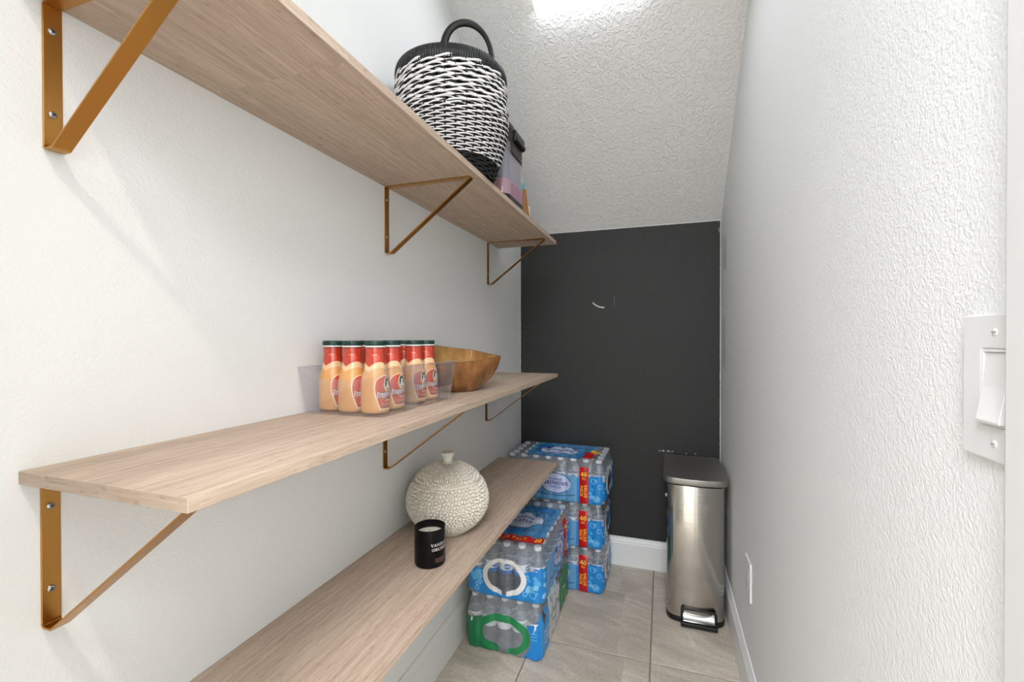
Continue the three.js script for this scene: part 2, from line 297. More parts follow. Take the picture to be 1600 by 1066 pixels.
function bracket(label, d, hTop, screws) {
  const t = thing('shelf_bracket', label, 'shelf bracket', V(L, hTop, d));
  part('wall_leg', bracketGeo.wall_leg, brassMat, t); part('shelf_leg', bracketGeo.shelf_leg, brassMat, t); part('brace', bracketGeo.brace, brassMat, t);
  for (const y of [-0.038, -0.151]) { const s = part('screw', bracketGeo.screw, screwMat, t); s.position.set(0.003, y, 0.001); s.rotation.x = y * 9; s.userData.label = 'silver screw'; const c = part('cross_slot', bracketGeo.slot, darkMat, s); c.position.set(0.0002, 0, 0); }
  for (const x of [0.05, 0.12, 0.19, 0.25]) { const s = part('small_screw', bracketGeo.hole, darkMat, t); s.position.set(x, -0.0033, 0); }
}
const bd = 0.01025;
bracket('brass bracket with bright screws under the near end of the top shelf', 0.3675 + bd, H_UP);
bracket('brass bracket under the woven basket, second along the top shelf', 1.147 + bd, H_UP);
bracket('brass bracket under the far end of the top shelf, before the black wall', 1.970 + bd, H_UP);
bracket('brass bracket under the near end of the middle shelf', 0.362 + bd, H_MID - TH);
bracket('brass bracket under the middle shelf, above the round white jar', 1.135 + bd, H_MID - TH);
bracket('brass bracket under the far end of the middle shelf, near the black wall', 1.946 + bd, H_MID - TH);

// ---------------------------------------------------------------- woven basket
{
  const base = H_UP + TH, cx = -0.612, cd = 1.235, t = thing('woven_basket', 'tall black and white woven basket with a black looped handle', 'basket', V(cx, base, cd));
  const H = 0.325; // top of rim
  const prof = (y) => { const k = y / H; return 0.122 + 0.047 * Math.sin(Math.min(1, k / 0.62) * Math.PI / 2) - 0.009 * smooth(0.6, 1, k); };
  const blackReed = std({ color: 0x0b0b0b, roughness: 0.5 }), whiteReed = std({ color: 0xf1efec, roughness: 0.5 });
  const pts = [[0.0001, 0.004], [0.11, 0.004]]; for (let i = 0; i <= 12; i++) { const y = 0.004 + (H - 0.02) * i / 12; pts.push([prof(y) - 0.006, y]); } for (let i = 12; i >= 0; i--) { const y = 0.01 + (H - 0.026) * i / 12; pts.push([prof(y) - 0.010, y]); } pts.push([0.0001, 0.01]);
  part('lining', lathe(pts, 64), blackReed, t);
  const NS = 36;  // upright stakes
  for (let i = 0; i < NS; i++) {
    const a = i / NS * Math.PI * 2, path = new THREE.CatmullRomCurve3(Array.from({ length: 9 }, (_, k) => { const y = 0.006 + (H - 0.03) * k / 8, r = prof(y) + 0.0006; return new THREE.Vector3(Math.sin(a) * r, y, Math.cos(a) * r); }));
    part('stake', new THREE.TubeGeometry(path, 16, 0.0034, 6), blackReed, t);
  }
  // woven strands: twined pairs, steep and wide near the top, flat and fine towards the base
  const ring = (y, amp, tilt, period, phase, rv, rr, mat, name) => {
    const N = 288, g = grid(N, 8, (u, v) => {
      const a = u * Math.PI * 2, q = a * NS / period + phase, w = Math.cos(q), hh = y + tilt * Math.sin(q), r = prof(hh) + 0.0028 + amp * w, b = v * Math.PI * 2;
      const rad = r + rr * Math.cos(b), yy = hh + rv * Math.sin(b); return new THREE.Vector3(Math.sin(a) * rad, yy, Math.cos(a) * rad);
    });
    part(name, sealSeam(g, N, 8), mat, t);
  };
  const r = rng(3); let y = 0.048, k = 0;
  while (y < H - 0.034) {
    const f = y / H, pitch = lerp(0.0066, 0.0098, smooth(0.35, 0.75, f));
    ring(y + (r() - 0.5) * 0.0008, 0.0026, lerp(0.0006, 0.0036, smooth(0.35, 0.65, f)), f > 0.5 ? 3 : 2, k * (f > 0.5 ? Math.PI * 2 / 3 : Math.PI), pitch * 0.32, 0.0022, whiteReed, 'white_strand');
    ring(y + pitch * 0.5, 0.0024, lerp(0.0006, 0.0036, smooth(0.35, 0.65, f)), f > 0.5 ? 3 : 2, k * (f > 0.5 ? Math.PI * 2 / 3 : Math.PI) + Math.PI, pitch * 0.2, 0.0018, k % 2 || f < 0.5 ? blackReed : whiteReed, k % 2 || f < 0.5 ? 'black_strand' : 'white_strand');
    y += pitch; k++;
  }
  for (let i = 0; i < 6; i++) ring(0.006 + i * 0.0073, 0.002, 0.0006, 2, i * Math.PI, 0.0036, 0.003, blackReed, 'black_strand');
  { // wrapped rim
    const NW = 150, N = NW * 4, g = grid(N, 14, (u, v) => {
      const a = u * Math.PI * 2, b = v * Math.PI * 2, wrap = 0.002 * Math.abs(Math.sin(u * Math.PI * NW)) - 0.0012;
      const rad = prof(H) + 0.001 + (0.0075 + wrap) * Math.cos(b), yy = H - 0.021 + (0.021 + wrap) * Math.sin(b); return new THREE.Vector3(Math.sin(a) * rad, yy, Math.cos(a) * rad);
    });
    part('wrapped_rim', sealSeam(g, N, 14), std({ color: 0x0d0d0d, roughness: 0.45 }), t);
  }
  const handle = (az) => { // hoop rising from the rim
    const NW = 90, N = NW * 4, half = 0.071, rise = 0.062;
    const g = grid(N, 10, (u, v) => {
      const s = u * Math.PI, x = half * Math.cos(Math.PI - s), yy = H - 0.03 + (rise + 0.028) * Math.pow(Math.sin(s), 0.72), b = v * Math.PI * 2;
      const rr = 0.0088 + 0.0014 * Math.abs(Math.sin(u * Math.PI * NW));
      const tx = half * Math.sin(s), ty = (rise + 0.028) * Math.cos(s), tl = Math.hypot(tx, ty) || 1;   // tangent in the hoop's plane
      const nx = -ty / tl, ny = tx / tl, ca = Math.cos(b) * rr, cb = Math.sin(b) * rr * 0.75;
      const X = x + nx * ca, Y = yy + ny * ca, rad = Math.sqrt(Math.max(0, prof(H) ** 2 - X * X)) + 0.002 + cb, a = az;
      return new THREE.Vector3(Math.sin(a) * rad + Math.cos(a) * X, Y, Math.cos(a) * rad - Math.sin(a) * X);
    });
    part('handle', g, std({ color: 0x0d0d0d, roughness: 0.45 }), t);
  };
  const toCam = Math.atan2(-cx, cd); handle(toCam + 0.33); handle(toCam + 0.33 + Math.PI);
}

// ---------------------------------------------------------------- black-lidded tub and pouch behind the basket
{
  const b = H_UP + TH, t = thing('storage_tub', 'clear tub with a black latched lid standing behind the woven basket', 'storage tub', V(-0.615, b, 1.517));
  const W = 0.238, D = 0.20; // along x, along depth
  const shell = (w, d, y0, y1, r, hole) => { const s = roundRect(w, d, r); if (hole) s.holes.push(roundRect(w - 0.006, d - 0.006, r - 0.003, 0, 0, THREE.Path)); return extrude(s, y1 - y0, 0.0015).rotateX(-Math.PI / 2).translate(0, y0, 0); };
  part('base', shell(W + 0.004, D + 0.004, 0, 0.019, 0.032), blackPlastic, t);
  part('clear_body', shell(W, D, 0.019, 0.2, 0.03, true), phy({ color: 0xf2f1f6, transmission: 0.9, thickness: 0, roughness: 0.06, ior: 1.5 }), t);
  const c = part('pink_contents', merge([shell(W - 0.012, D - 0.012, 0.0195, 0.074, 0.026)]), std({ color: 0xe3a0a2, roughness: 0.8 }), t); c.userData.label = 'pink contents seen through the tub';
  part('magenta_contents', extrude(roundRect(0.12, 0.05, 0.02), 0.006, 0.002).rotateY(Math.PI / 2).translate(W / 2 - 0.0088, 0.046, -0.01), std({ color: 0xb3457f, roughness: 0.8 }), t);
  part('grey_contents', shell(W - 0.014, D - 0.014, 0.0745, 0.19, 0.026), std({ color: 0x9b99a3, roughness: 0.85 }), t);
  // domed lid
  const nu = 64, sq = (a, w, d, e) => { const c = Math.cos(a), s = Math.sin(a); return [Math.sign(c) * Math.pow(Math.abs(c), e) * w / 2, Math.sign(s) * Math.pow(Math.abs(s), e) * d / 2]; };
  const lidProf = [[1.03, 0.168], [1.035, 0.170], [1.035, 0.245], [1.02, 0.262], [0.95, 0.277], [0.8, 0.286], [0.5, 0.290], [0.001, 0.291]];
  part('lid', sealSeam(grid(nu, lidProf.length - 1, (u, v) => { const [k, y] = lidProf[Math.round(v * (lidProf.length - 1))], [x, z] = sq(-u * Math.PI * 2, W * k, D * k, 0.45); return new THREE.Vector3(x, y, z); }), nu, lidProf.length - 1), blackPlastic, t);
  const latch = part('latch', rbox(W / 2 + 0.001, W / 2 + 0.013, 0.212, 0.252, -0.045, 0.06, 0.004), blackPlastic, t); latch.userData.label = 'black side latch';
  part('latch_tab', rbox(W / 2 + 0.010, W / 2 + 0.018, 0.214, 0.228, -0.04, 0.055, 0.003), blackPlastic, latch);
}
{
  const t = thing('pouch', 'narrow brown pouch with a teal top peeking out behind the tub', 'pouch', V(-0.545, H_UP + TH, 1.66));
  part('bag', grid(28, 10, (u, v) => { const a = -u * Math.PI * 2, k = 1 - 0.85 * v * v; return new THREE.Vector3(Math.cos(a) * 0.055 * (1 - 0.25 * v), 0.105 * v, Math.sin(a) * 0.03 * k + 0.004 * v); }), std({ color: 0x8a5a2e, roughness: 0.7 }), t);
  part('teal_top', rbox(-0.036, 0.036, 0.1, 0.13, -0.004, 0.004, 0.002), std({ color: 0x58b3b5, roughness: 0.5 }), t);
  part('pale_label', rbox(0.02, 0.05, 0.004, 0.045, 0.006, 0.028, 0.003), std({ color: 0xe6dfc4, roughness: 0.6 }), t);
}

// ---------------------------------------------------------------- coffee drink bottles in two clear bins
const drinkTex = canvasTex(1024, 512, (c, w, h) => {
  c.fillStyle = '#e5a45c'; c.fillRect(0, 0, w, h);
  const Y = (y) => h - y / 0.15 * h;                       // y metres above the base
  const r = rng(4);
  // creamy swirl above the body, then the red neck with a scalloped edge
  c.fillStyle = '#f0c896'; c.beginPath(); c.moveTo(0, Y(0.10)); for (let i = 0; i <= 64; i++) c.lineTo(w * i / 64, Y(0.093 + 0.009 * Math.abs(Math.sin(i / 64 * Math.PI * 3)))); c.lineTo(w, Y(0.118)); c.lineTo(0, Y(0.118)); c.fill();
  c.fillStyle = '#c43a22'; c.beginPath(); c.moveTo(0, 0); for (let i = 0; i <= 96; i++) c.lineTo(w * i / 96, Y(0.104 + 0.011 * Math.abs(Math.sin(i / 96 * Math.PI * 3)))); c.lineTo(w, 0); c.fill();
  c.fillStyle = '#d9543a'; for (let i = 0; i < 3; i++) { c.beginPath(); c.ellipse(w * (i + 0.35) / 3, Y(0.126), 60, 26, 0.2, 0, 7); c.fill(); }
  c.fillStyle = '#9c2c1c'; c.fillRect(0, 0, w, Y(0.1435));
  c.strokeStyle = '#f3d9b8'; c.lineWidth = 3; for (let i = 0; i < 3; i++) { c.beginPath(); c.moveTo(w * (i + 0.1) / 3, Y(0.131)); c.lineTo(w * (i + 0.4) / 3, Y(0.130)); c.stroke(); }
  // the print panel, facing u = 0.25
  const X = w * 0.25;
  const panel = (grow) => { c.beginPath(); c.moveTo(X - 96 - grow, Y(0.012) + grow); c.bezierCurveTo(X - 130 - grow, Y(0.03), X - 175 - grow, Y(0.05), X - 150 - grow, Y(0.07)); c.bezierCurveTo(X - 120, Y(0.088) - grow, X + 110, Y(0.088) - grow, X + 150 + grow, Y(0.066)); c.bezierCurveTo(X + 170 + grow, Y(0.05), X + 120 + grow, Y(0.03), X + 110 + grow, Y(0.012) + grow); c.closePath(); };
  c.fillStyle = '#f3dcae'; panel(12); c.fill();
  c.fillStyle = '#c9431f'; panel(0); c.fill();
  c.fillStyle = '#e8b06a'; c.beginPath(); c.ellipse(X + 6, Y(0.063), 66, 62, 0, 0, 7); c.fill();
  c.fillStyle = '#f7f4ec'; c.beginPath(); c.arc(X + 6, Y(0.066), 52, 0, 7); c.fill();
  c.fillStyle = '#1d4a37'; c.beginPath(); c.arc(X + 6, Y(0.066), 46, 0, 7); c.fill();
  c.fillStyle = '#f7f4ec'; c.beginPath(); c.ellipse(X + 6, Y(0.064), 16, 30, 0, 0, 7); c.fill(); c.beginPath(); c.ellipse(X - 14, Y(0.0585), 9, 22, 0.5, 0, 7); c.ellipse(X + 26, Y(0.0585), 9, 22, -0.5, 0, 7); c.fill();
  c.fillStyle = '#1d4a37'; c.fillRect(X, Y(0.068), 4, 12); c.fillRect(X + 9, Y(0.068), 4, 12);
  c.fillStyle = '#ffffff'; c.font = 'italic bold 58px serif'; c.textAlign = 'center'; c.save(); c.translate(X, Y(0.0385)); c.rotate(-0.06); c.strokeStyle = '#5a2417'; c.lineWidth = 7; c.strokeText('Frappuccino', 0, 0, 280); c.fillText('Frappuccino', 0, 0, 280); c.restore();
  c.fillStyle = '#f1d9c4'; c.font = 'bold 20px sans-serif'; c.fillText('CARAMEL', X, Y(0.028), 150); c.fillRect(X - 80, Y(0.0225), 160, 3); c.fillStyle = '#8d2b18'; c.fillRect(X - 76, Y(0.0195), 152, 16); c.fillStyle = '#f1d9c4'; c.font = '14px sans-serif'; c.fillText('CHILLED COFFEE DRINK', X, Y(0.0163), 140);
});
const drinkGlass = phy({ map: drinkTex, roughness: 0.28, clearcoat: 1, clearcoatRoughness: 0.04 });
const capGreen = std({ color: 0x12352c, roughness: 0.4 }), capWhite = std({ color: 0xeeece6, roughness: 0.4 });
function drinkBottle() {
  const t = new THREE.Group();
  part('glass_body', lathe([[0.0001, 0], [0.024, 0], [0.0285, 0.0012], [0.0312, 0.005], [0.032, 0.012], [0.032, 0.058], [0.0315, 0.067], [0.0295, 0.079], [0.0262, 0.092], [0.0235, 0.104], [0.0218, 0.116], [0.0212, 0.128], [0.0212, 0.142], [0.0221, 0.1445], [0.0205, 0.147], [0.0205, 0.15]], 48), drinkGlass, t);
  const cap = part('cap', grid(96, 8, (u, v) => { const P = [[0.0222, 0.151], [0.0227, 0.1516], [0.0228, 0.154], [0.0228, 0.1575], [0.0225, 0.161], [0.0215, 0.1622], [0.0185, 0.1625], [0.017, 0.1622], [0.0001, 0.1622]][Math.round(v * 8)], a = u * Math.PI * 2, k = v > 0.15 && v < 0.6 ? 0.0002 * Math.sin(u * Math.PI * 2 * 32) : 0; return new THREE.Vector3(Math.sin(a) * (P[0] + k), P[1], Math.cos(a) * (P[0] + k)); }), capGreen, t);
  part('white_band', lathe([[0.0205, 0.1478], [0.0226, 0.1478], [0.0229, 0.1492], [0.0226, 0.1512], [0.0205, 0.1512]], 40), capWhite, t);
  return t;
}
{
  const spots = [[-0.617, 0.856, 'coffee drink bottle at the front corner of the first bin, fully in view'], [-0.620, 0.923, 'coffee drink bottle just behind the front corner one in the first bin'], [-0.6805, 0.858, 'coffee drink bottle in the middle of the near side of the first bin'], [-0.685, 0.9235, 'drink bottle hidden inside the first bin, only its cap showing'], [-0.7443, 0.868, 'coffee drink bottle against the wall in the first bin'],
    [-0.626, 1.036, 'coffee drink bottle at the front of the second bin, beside the first bin'], [-0.627, 1.103, 'coffee drink bottle at the front of the second bin, next to the wooden bowl'], [-0.697, 1.032, 'drink bottle in the second bin behind the first bin, mostly cap showing'], [-0.697, 1.10, 'drink bottle at the back of the second bin, only a sliver showing']];
  const proto = drinkBottle(), r = rng(6);
  spots.forEach(([x, d, label], i) => { const b = i ? proto.clone() : proto; b.name = numbered('drink_bottle'); b.position.copy(V(x, H_MID + 0.0045, d)); b.rotation.y = (r() - 0.5) * 0.22; scene.add(tag(b, label, 'bottle', 'coffee drink bottles in the clear bins')); });
}
function clearBin(label, x0, x1, d0, d1) {
  const t = thing('clear_bin', label, 'storage bin', V((x0 + x1) / 2, H_MID, (d0 + d1) / 2));
  const a = (x1 - x0) / 2, b = (d1 - d0) / 2, fl = 0.012, H = 0.104, th = 0.0022, dip = 0.079;
  part('floor_panel', extrude(roundRect(2 * a, 2 * b, 0.008), 0.0025, 0.0006).rotateX(-Math.PI / 2).translate(0, 0.0015, 0), clearPlastic, t);
  for (const [x, z] of [[-1, -1], [-1, 1], [1, -1], [1, 1]]) part('foot', cyl(0.006, 0.0015, 16).translate(x * (a - 0.02), 0.00075, z * (b - 0.02)), clearPlastic, t);
  const wall = (pts, hole) => { const s = new THREE.Shape(pts.map(([x, y]) => new THREE.Vector2(x, y))); if (hole) s.holes.push(hole); return extrude(s, th, 0.0006, 1); };
  const tilt = Math.atan2(fl, H), k = 1 / Math.cos(tilt);
  for (const s of [-1, 1]) {   // long sides, dipping between the two ends
    const g = wall([[-a, 0], [a, 0], [a + fl, H * k], [a - 0.022, H * k], [a - 0.034, H * k - 0.004], [a - 0.05, dip * k + 0.004], [a - 0.06, dip * k], [-a + 0.03, dip * k], [-a + 0.018, dip * k + 0.004], [-a - fl, H * k]]);
    g.translate(0, 0, -th / 2).rotateX(s > 0 ? tilt : -tilt).translate(0, 0.003, s * (b - 0.001)); part('side_panel', g, clearPlastic, t);
  }
  for (const s of [-1, 1]) {   // ends, with a hand slot
    const g = wall([[-b, 0], [b, 0], [b + fl, H * k], [-b - fl, H * k]], roundRect(0.062, 0.02, 0.007, 0, 0.082, THREE.Path));
    g.translate(0, 0, -th / 2).rotateX(tilt).rotateY(s * Math.PI / 2).translate(s * (a - 0.001), 0.003, 0); const e = part('end_panel', g, clearPlastic, t);
    const lip = extrude(roundRect(2 * (b + fl), 0.004, 0.0019), 0.006, 0.001).translate(0, H * k, -0.001).rotateX(tilt).rotateY(s * Math.PI / 2).translate(s * (a - 0.001), 0.003, 0); part('lip', lip, clearPlastic, e);
  }
}
clearBin('clear plastic bin nearer the doorway, holding five drink bottles', -0.778, -0.573, 0.817, 0.963);
clearBin('clear plastic bin beside the wooden bowl, holding four drink bottles', -0.778, -0.573, 0.996, 1.142);

// ---------------------------------------------------------------- wooden bowl
{
  const y0 = H_MID, t = thing('wooden_bowl', 'square wooden bowl with upturned corners on the middle shelf', 'bowl', V(-0.652, y0, 1.338));
  const O = [-0.652, 1.338], C = [[-0.63, 1.185, 0.098], [-0.523, 1.425, 0.111], [-0.675, 1.53, 0.129], [-0.780, 1.285, 0.165]]; // x, d, height of the corners
  const rimAt = (u) => { // round the four corners, edges bowed outwards
    const q = ((u * 4) % 4 + 4) % 4, i = Math.floor(q), f = q - i, A = C[i], B = C[(i + 1) % 4];
    const x = lerp(A[0], B[0], f), d = lerp(A[1], B[1], f), bow = 4 * f * (1 - f);
    const mx = (A[0] + B[0]) / 2 - O[0], md = (A[1] + B[1]) / 2 - O[1], ml = Math.hypot(mx, md);
    return [x + mx / ml * 0.02 * bow, d + md / ml * 0.02 * bow, lerp(A[2], B[2], f) - 0.004 * bow];
  };
  const baseAt = (u, r) => { const [x, d] = rimAt(u), a = Math.atan2(d - O[1], x - O[0]); return [O[0] + 0.01 + r * Math.cos(a), O[1] + r * Math.sin(a)]; };
  const P = (u, v, inner) => {
    const [rx, rd, rh] = rimAt(u), off = inner ? 0.0065 : 0, [bx, bd2] = baseAt(u, inner ? 0.05 : 0.056); const k = Math.hypot(rx - O[0], rd - O[1]);
    const ex = rx - (rx - O[0]) / k * off, ed = rd - (rd - O[1]) / k * off, s = Math.sin(v * Math.PI / 2), c = 1 - Math.cos(v * Math.PI / 2), fr = lerp(v, s, 0.75), fh = lerp(v, c, 0.62);
    let x = lerp(bx, ex, fr), d = lerp(bd2, ed, fr), y = lerp(inner ? 0.009 : 0.0, rh, fh);
    if (inner) { const w = 0.0007 * Math.sin(u * 150) * Math.sin(v * 34) * smooth(0, 0.2, v) * smooth(1, 0.9, v); x += w * 2; y += w; }
    return new THREE.Vector3(x - O[0], y, -(d - O[1]));
  };
  const bowlTex = (amb, seed) => { const n = noiseGrid(64, seed); return dataTexture(512, 256, (u, v) => { const st = vnoise(n, 64, u * 64, v * 3), s2 = vnoise(n, 64, u * 24 + 3, v * 5), f = vnoise(nD, 256, u * 256, v * 24); const k = clamp(0.5 + 0.7 * (st - 0.5) + 0.55 * (s2 - 0.5) + 0.3 * (f - 0.5), 0, 1); return amb.map(([a, b]) => lerp(a, b, k)); }, true); };
  const outMat = phy({ map: bowlTex([[104, 176], [64, 118], [28, 60]], 61), roughness: 0.35, clearcoat: 0.4, clearcoatRoughness: 0.25 });
  const inMat = phy({ map: bowlTex([[150, 206], [104, 158], [52, 92]], 62), roughness: 0.42, clearcoat: 0.3, clearcoatRoughness: 0.3 });
  const nu = 160, nv = 24;
  part('outer_wall', sealSeam(grid(nu, nv, (u, v) => P(1 - u, v, false)), nu, nv), outMat, t);
  part('inside', sealSeam(grid(nu, nv, (u, v) => P(u, v, true)), nu, nv), inMat, t);
  part('rim', grid(nu, 3, (u, v) => { const a = P(u, 1, true), b = P(u, 1, false); const q = a.lerp(b, v); q.y += 0.0012 * Math.sin(v * Math.PI); return q; }), std({ color: 0x6b4420, roughness: 0.5 }), t);
  const disc = (r, y, up) => grid(nu, 2, (u, v) => { const [x, d] = baseAt(up ? u : 1 - u, Math.max(0.0005, r * v)); return new THREE.Vector3(x - O[0], y, -(d - O[1])); });
  part('bottom', merge([disc(0.056, 0.0002, false), disc(0.05, 0.009, true)]), outMat, t);
}

// ---------------------------------------------------------------- white jar and candle on the lowest shelf
{
  const t = thing('ginger_jar', 'round cream lidded jar with a rough coral-like surface', 'jar', V(-0.648, H_LOW, 1.275));
  const cream = std({ color: 0xe8e0d0, roughness: 0.7 }), RR = 0.118, HB = 0.208, YC = 0.097;
  // one pip per cell of a jittered lattice, raised from the ball
  const N = 74, M = 34, jr = rng(9), jit = new Float32Array(N * M * 3); for (let i = 0; i < jit.length; i++) jit[i] = jr();
  const pips = (u, w) => { // u round, w up, both 0..1: distance to the nearest two pips
    const x = u * N, y = w * M, xi = Math.floor(x), yi = Math.floor(y); let d1 = 9, d2 = 9;
    for (let j = -1; j <= 1; j++) for (let i = -1; i <= 1; i++) { const a = ((xi + i) % N + N) % N, b = clamp(yi + j, 0, M - 1), k = (b * N + a) * 3; const dx = xi + i + 0.5 * (b % 2) + 0.15 + 0.7 * jit[k] - x, dy = yi + j + 0.15 + 0.7 * jit[k + 1] - y, d = Math.hypot(dx, dy); if (d < d1) { d2 = d1; d1 = d; } else if (d < d2) d2 = d; }
    return [d1, d2];
  };
  const bump = (u, w) => { const [a, b] = pips(u, w); return 0.0098 * smooth(0.0, 0.4, b - a) * (1 - 0.3 * a * a); };
  const ball = (th) => [RR * Math.sin(th) * (1 + 0.03 * Math.sin(th) ** 4), YC + (th < Math.PI / 2 ? (HB - YC) : YC * 1.02) * Math.cos(th)]; // th from the top
  const surf = (t0, t1, nu, nv) => sealSeam(grid(nu, nv, (u, v) => {
    const th = lerp(t1, t0, v), [r, y] = ball(th), a = u * Math.PI * 2, e = smooth(0.0, 0.03, v) * smooth(1, 0.97, v), s = Math.sin(th), h = bump(u, (th / Math.PI) * 0.995) * e * smooth(0, 0.35, s);
    return new THREE.Vector3(Math.sin(a) * (r + h * s), Math.max(0.0005, y + h * Math.cos(th)), Math.cos(a) * (r + h * s));
  }), nu, nv);
  const seam = 0.98;
  part('body', surf(seam + 0.012, Math.PI * 0.86, 768, 190), cream, t);
  part('foot', lathe([[0.0001, 0], [0.062, 0], [0.066, 0.003], [0.064, 0.012], [0.05, 0.016]], 48), cream, t);
  { const [r, y] = ball(seam); part('seam_band', new THREE.TorusGeometry(r + 0.002, 0.003, 10, 96).rotateX(Math.PI / 2).translate(0, y, 0), cream, t); }
  const lid = part('lid', surf(0.06, seam - 0.014, 768, 84), cream, t);
  part('knob', lathe([[0.018, HB - 0.006], [0.0168, HB], [0.0162, HB + 0.012], [0.017, HB + 0.022], [0.0205, HB + 0.028], [0.0215, HB + 0.032], [0.021, HB + 0.036], [0.019, HB + 0.0375], [0.0001, HB + 0.037]], 40), std({ color: 0xe0dbd0, roughness: 0.35 }), lid);
}
{
  const t = thing('candle', 'white wax candle in a glossy black glass cup, before the jar', 'candle', V(-0.597, H_LOW, 1.068));
  const H = 0.100, RR = 0.0415;
  const print = canvasTex(1024, 512, (c, w, h) => {
    c.fillStyle = '#0a090a'; c.fillRect(0, 0, w, h); const X = 196, Y = (y) => h - y / H * h;
    c.fillStyle = '#d9cfcb'; c.textAlign = 'center'; c.font = 'bold 52px serif'; c.fillText('VANILLE', X, Y(0.058), 210); c.fillText('ORCHID', X, Y(0.046), 190);
    c.font = '30px serif'; c.fillText('\u2726', X, Y(0.030)); c.fillStyle = '#a57f76'; c.font = 'bold 17px sans-serif'; ['SCENTED CANDLE', 'BOUGIE PARFUM\u00c9E', '8 OZ  227 G'].forEach((s, i) => c.fillText(s, X, Y(0.0235 - i * 0.0045), 120));
  });
  part('glass_cup', lathe([[0.0001, 0], [0.037, 0], [0.0398, 0.0012], [RR, 0.005], [RR, H - 0.001], [RR - 0.0008, H], [RR - 0.0024, H - 0.0004]], 72), phy({ map: print, roughness: 0.2, specularIntensity: 0.45, ior: 1.45 }), t);
  part('cup_inside', lathe([[RR - 0.0022, H - 0.0002], [RR - 0.0028, 0.078], [RR - 0.003, 0.006], [0.0001, 0.006]], 64), phy({ color: 0x060607, roughness: 0.3, specularIntensity: 0.4 }), t);
  part('wax', lathe([[0.0383, 0.06], [0.0383, 0.0815], [0.034, 0.0805], [0.015, 0.0798], [0.0001, 0.0797]], 48), phy({ color: 0xe9e6d6, roughness: 0.45 }), t);
  part('wick', cyl(0.0009, 0.008, 8).translate(0, 0.0835, 0), std({ color: 0x3a352f, roughness: 0.9 }), t);
}

// ---------------------------------------------------------------- shrink-wrapped packs of bottled water
const PITCH = 0.0637, BH = 0.2125;
const petBody = (() => {
  const pts = [[0.0001, 0.004], [0.016, 0.0015], [0.024, 0], [0.0292, 0.004], [0.0308, 0.01]];
  for (let i = 0; i < 7; i++) { const y = 0.016 + i * 0.0132; pts.push([0.0312, y], [0.0312, y + 0.006], [0.0298, y + 0.0085], [0.0298, y + 0.0105]); }
  pts.push([0.0312, 0.112], [0.0312, 0.142], [0.0302, 0.152], [0.0262, 0.166], [0.0196, 0.180], [0.0142, 0.189], [0.0126, 0.194], [0.0126, 0.197]);
  return lathe(pts, 24);
})();
const petCap = lathe([[0.0128, 0.1985], [0.0148, 0.1985], [0.0150, 0.2005], [0.0150, 0.2095], [0.0142, 0.2122], [0.0001, BH]], 20);
const petLabel = lathe([[0.0316, 0.098], [0.0317, 0.0985], [0.0317, 0.1425], [0.0316, 0.143]], 24);
function labelTex(a, b, ink, word) { return canvasTex(512, 128, (c, w, h) => { c.fillStyle = a; c.fillRect(0, 0, w, h); c.fillStyle = b; c.fillRect(0, h * 0.68, w, h * 0.32); for (let i = 0; i < 4; i++) { c.beginPath(); c.ellipse(64 + i * 128, h * 0.36, 40, 34, 0, 0, 7); c.fill(); } c.fillStyle = ink; c.font = 'bold 26px sans-serif'; c.textAlign = 'center'; for (let i = 0; i < 4; i++) c.fillText(word, 64 + i * 128, h * 0.44, 76); c.fillStyle = '#222'; for (let i = 0; i < 14; i++) c.fillRect(8 + i * 4 + 110, h * 0.1, i % 3 ? 1.5 : 2.6, 50); }); }
const blueLabel = std({ map: labelTex('#eef2f6', '#2b6fc0', '#ffffff', 'WATER'), roughness: 0.4 }), whiteLabel = std({ map: labelTex('#f2f3f1', '#dfe6e2', '#3a4a44', 'WATER'), roughness: 0.4 });
const capMat = std({ color: 0xe4e9ec, roughness: 0.4 });

// what is printed on the film: colour and, in step, how clear the film is there
class Art {
  constructor(w, h, W, H) { this.w = w; this.h = h; this.W = W; this.H = H; const mk = () => { const c = document.createElement('canvas'); c.width = w; c.height = h; return c; }; this.col = mk(); this.msk = mk(); this.c = this.col.getContext('2d'); this.m = this.msk.getContext('2d'); this.c.fillStyle = '#f3f6f8'; this.c.fillRect(0, 0, w, h); this.m.fillStyle = '#d2d2d2'; this.m.fillRect(0, 0, w, h); }
  ink(color, clear, f) { const g = Math.round(clear * 255); this.c.fillStyle = this.c.strokeStyle = color; this.m.fillStyle = this.m.strokeStyle = `rgb(${g},${g},${g})`; for (const k of [this.c, this.m]) { k.save(); k.scale(this.w / this.W, -this.h / this.H); k.translate(0, -this.H); f(k); k.restore(); } } // drawn in metres, y up
  text(s, x, y, size, color, { rot = 0, max = 9, font = 'bold', clear = 0, face = 'sans-serif' } = {}) { const g = Math.round(clear * 255); for (const [k, f] of [[this.c, color], [this.m, `rgb(${g},${g},${g})`]]) { const sc = this.w / this.W, sy = this.h / this.H; k.save(); k.translate(x * sc, this.h - y * sy); k.rotate(-rot); k.scale(1, 1); k.fillStyle = f; k.textAlign = 'center'; k.textBaseline = 'middle'; k.font = `${font} ${Math.max(4, size * sy)}px ${face}`; k.fillText(s, 0, 0, max * sc); k.restore(); } }
  maps() { const a = new THREE.CanvasTexture(this.col), b = new THREE.CanvasTexture(this.msk); a.colorSpace = THREE.SRGBColorSpace; a.wrapS = b.wrapS = THREE.RepeatWrapping; return { map: a, transmissionMap: b }; }
}
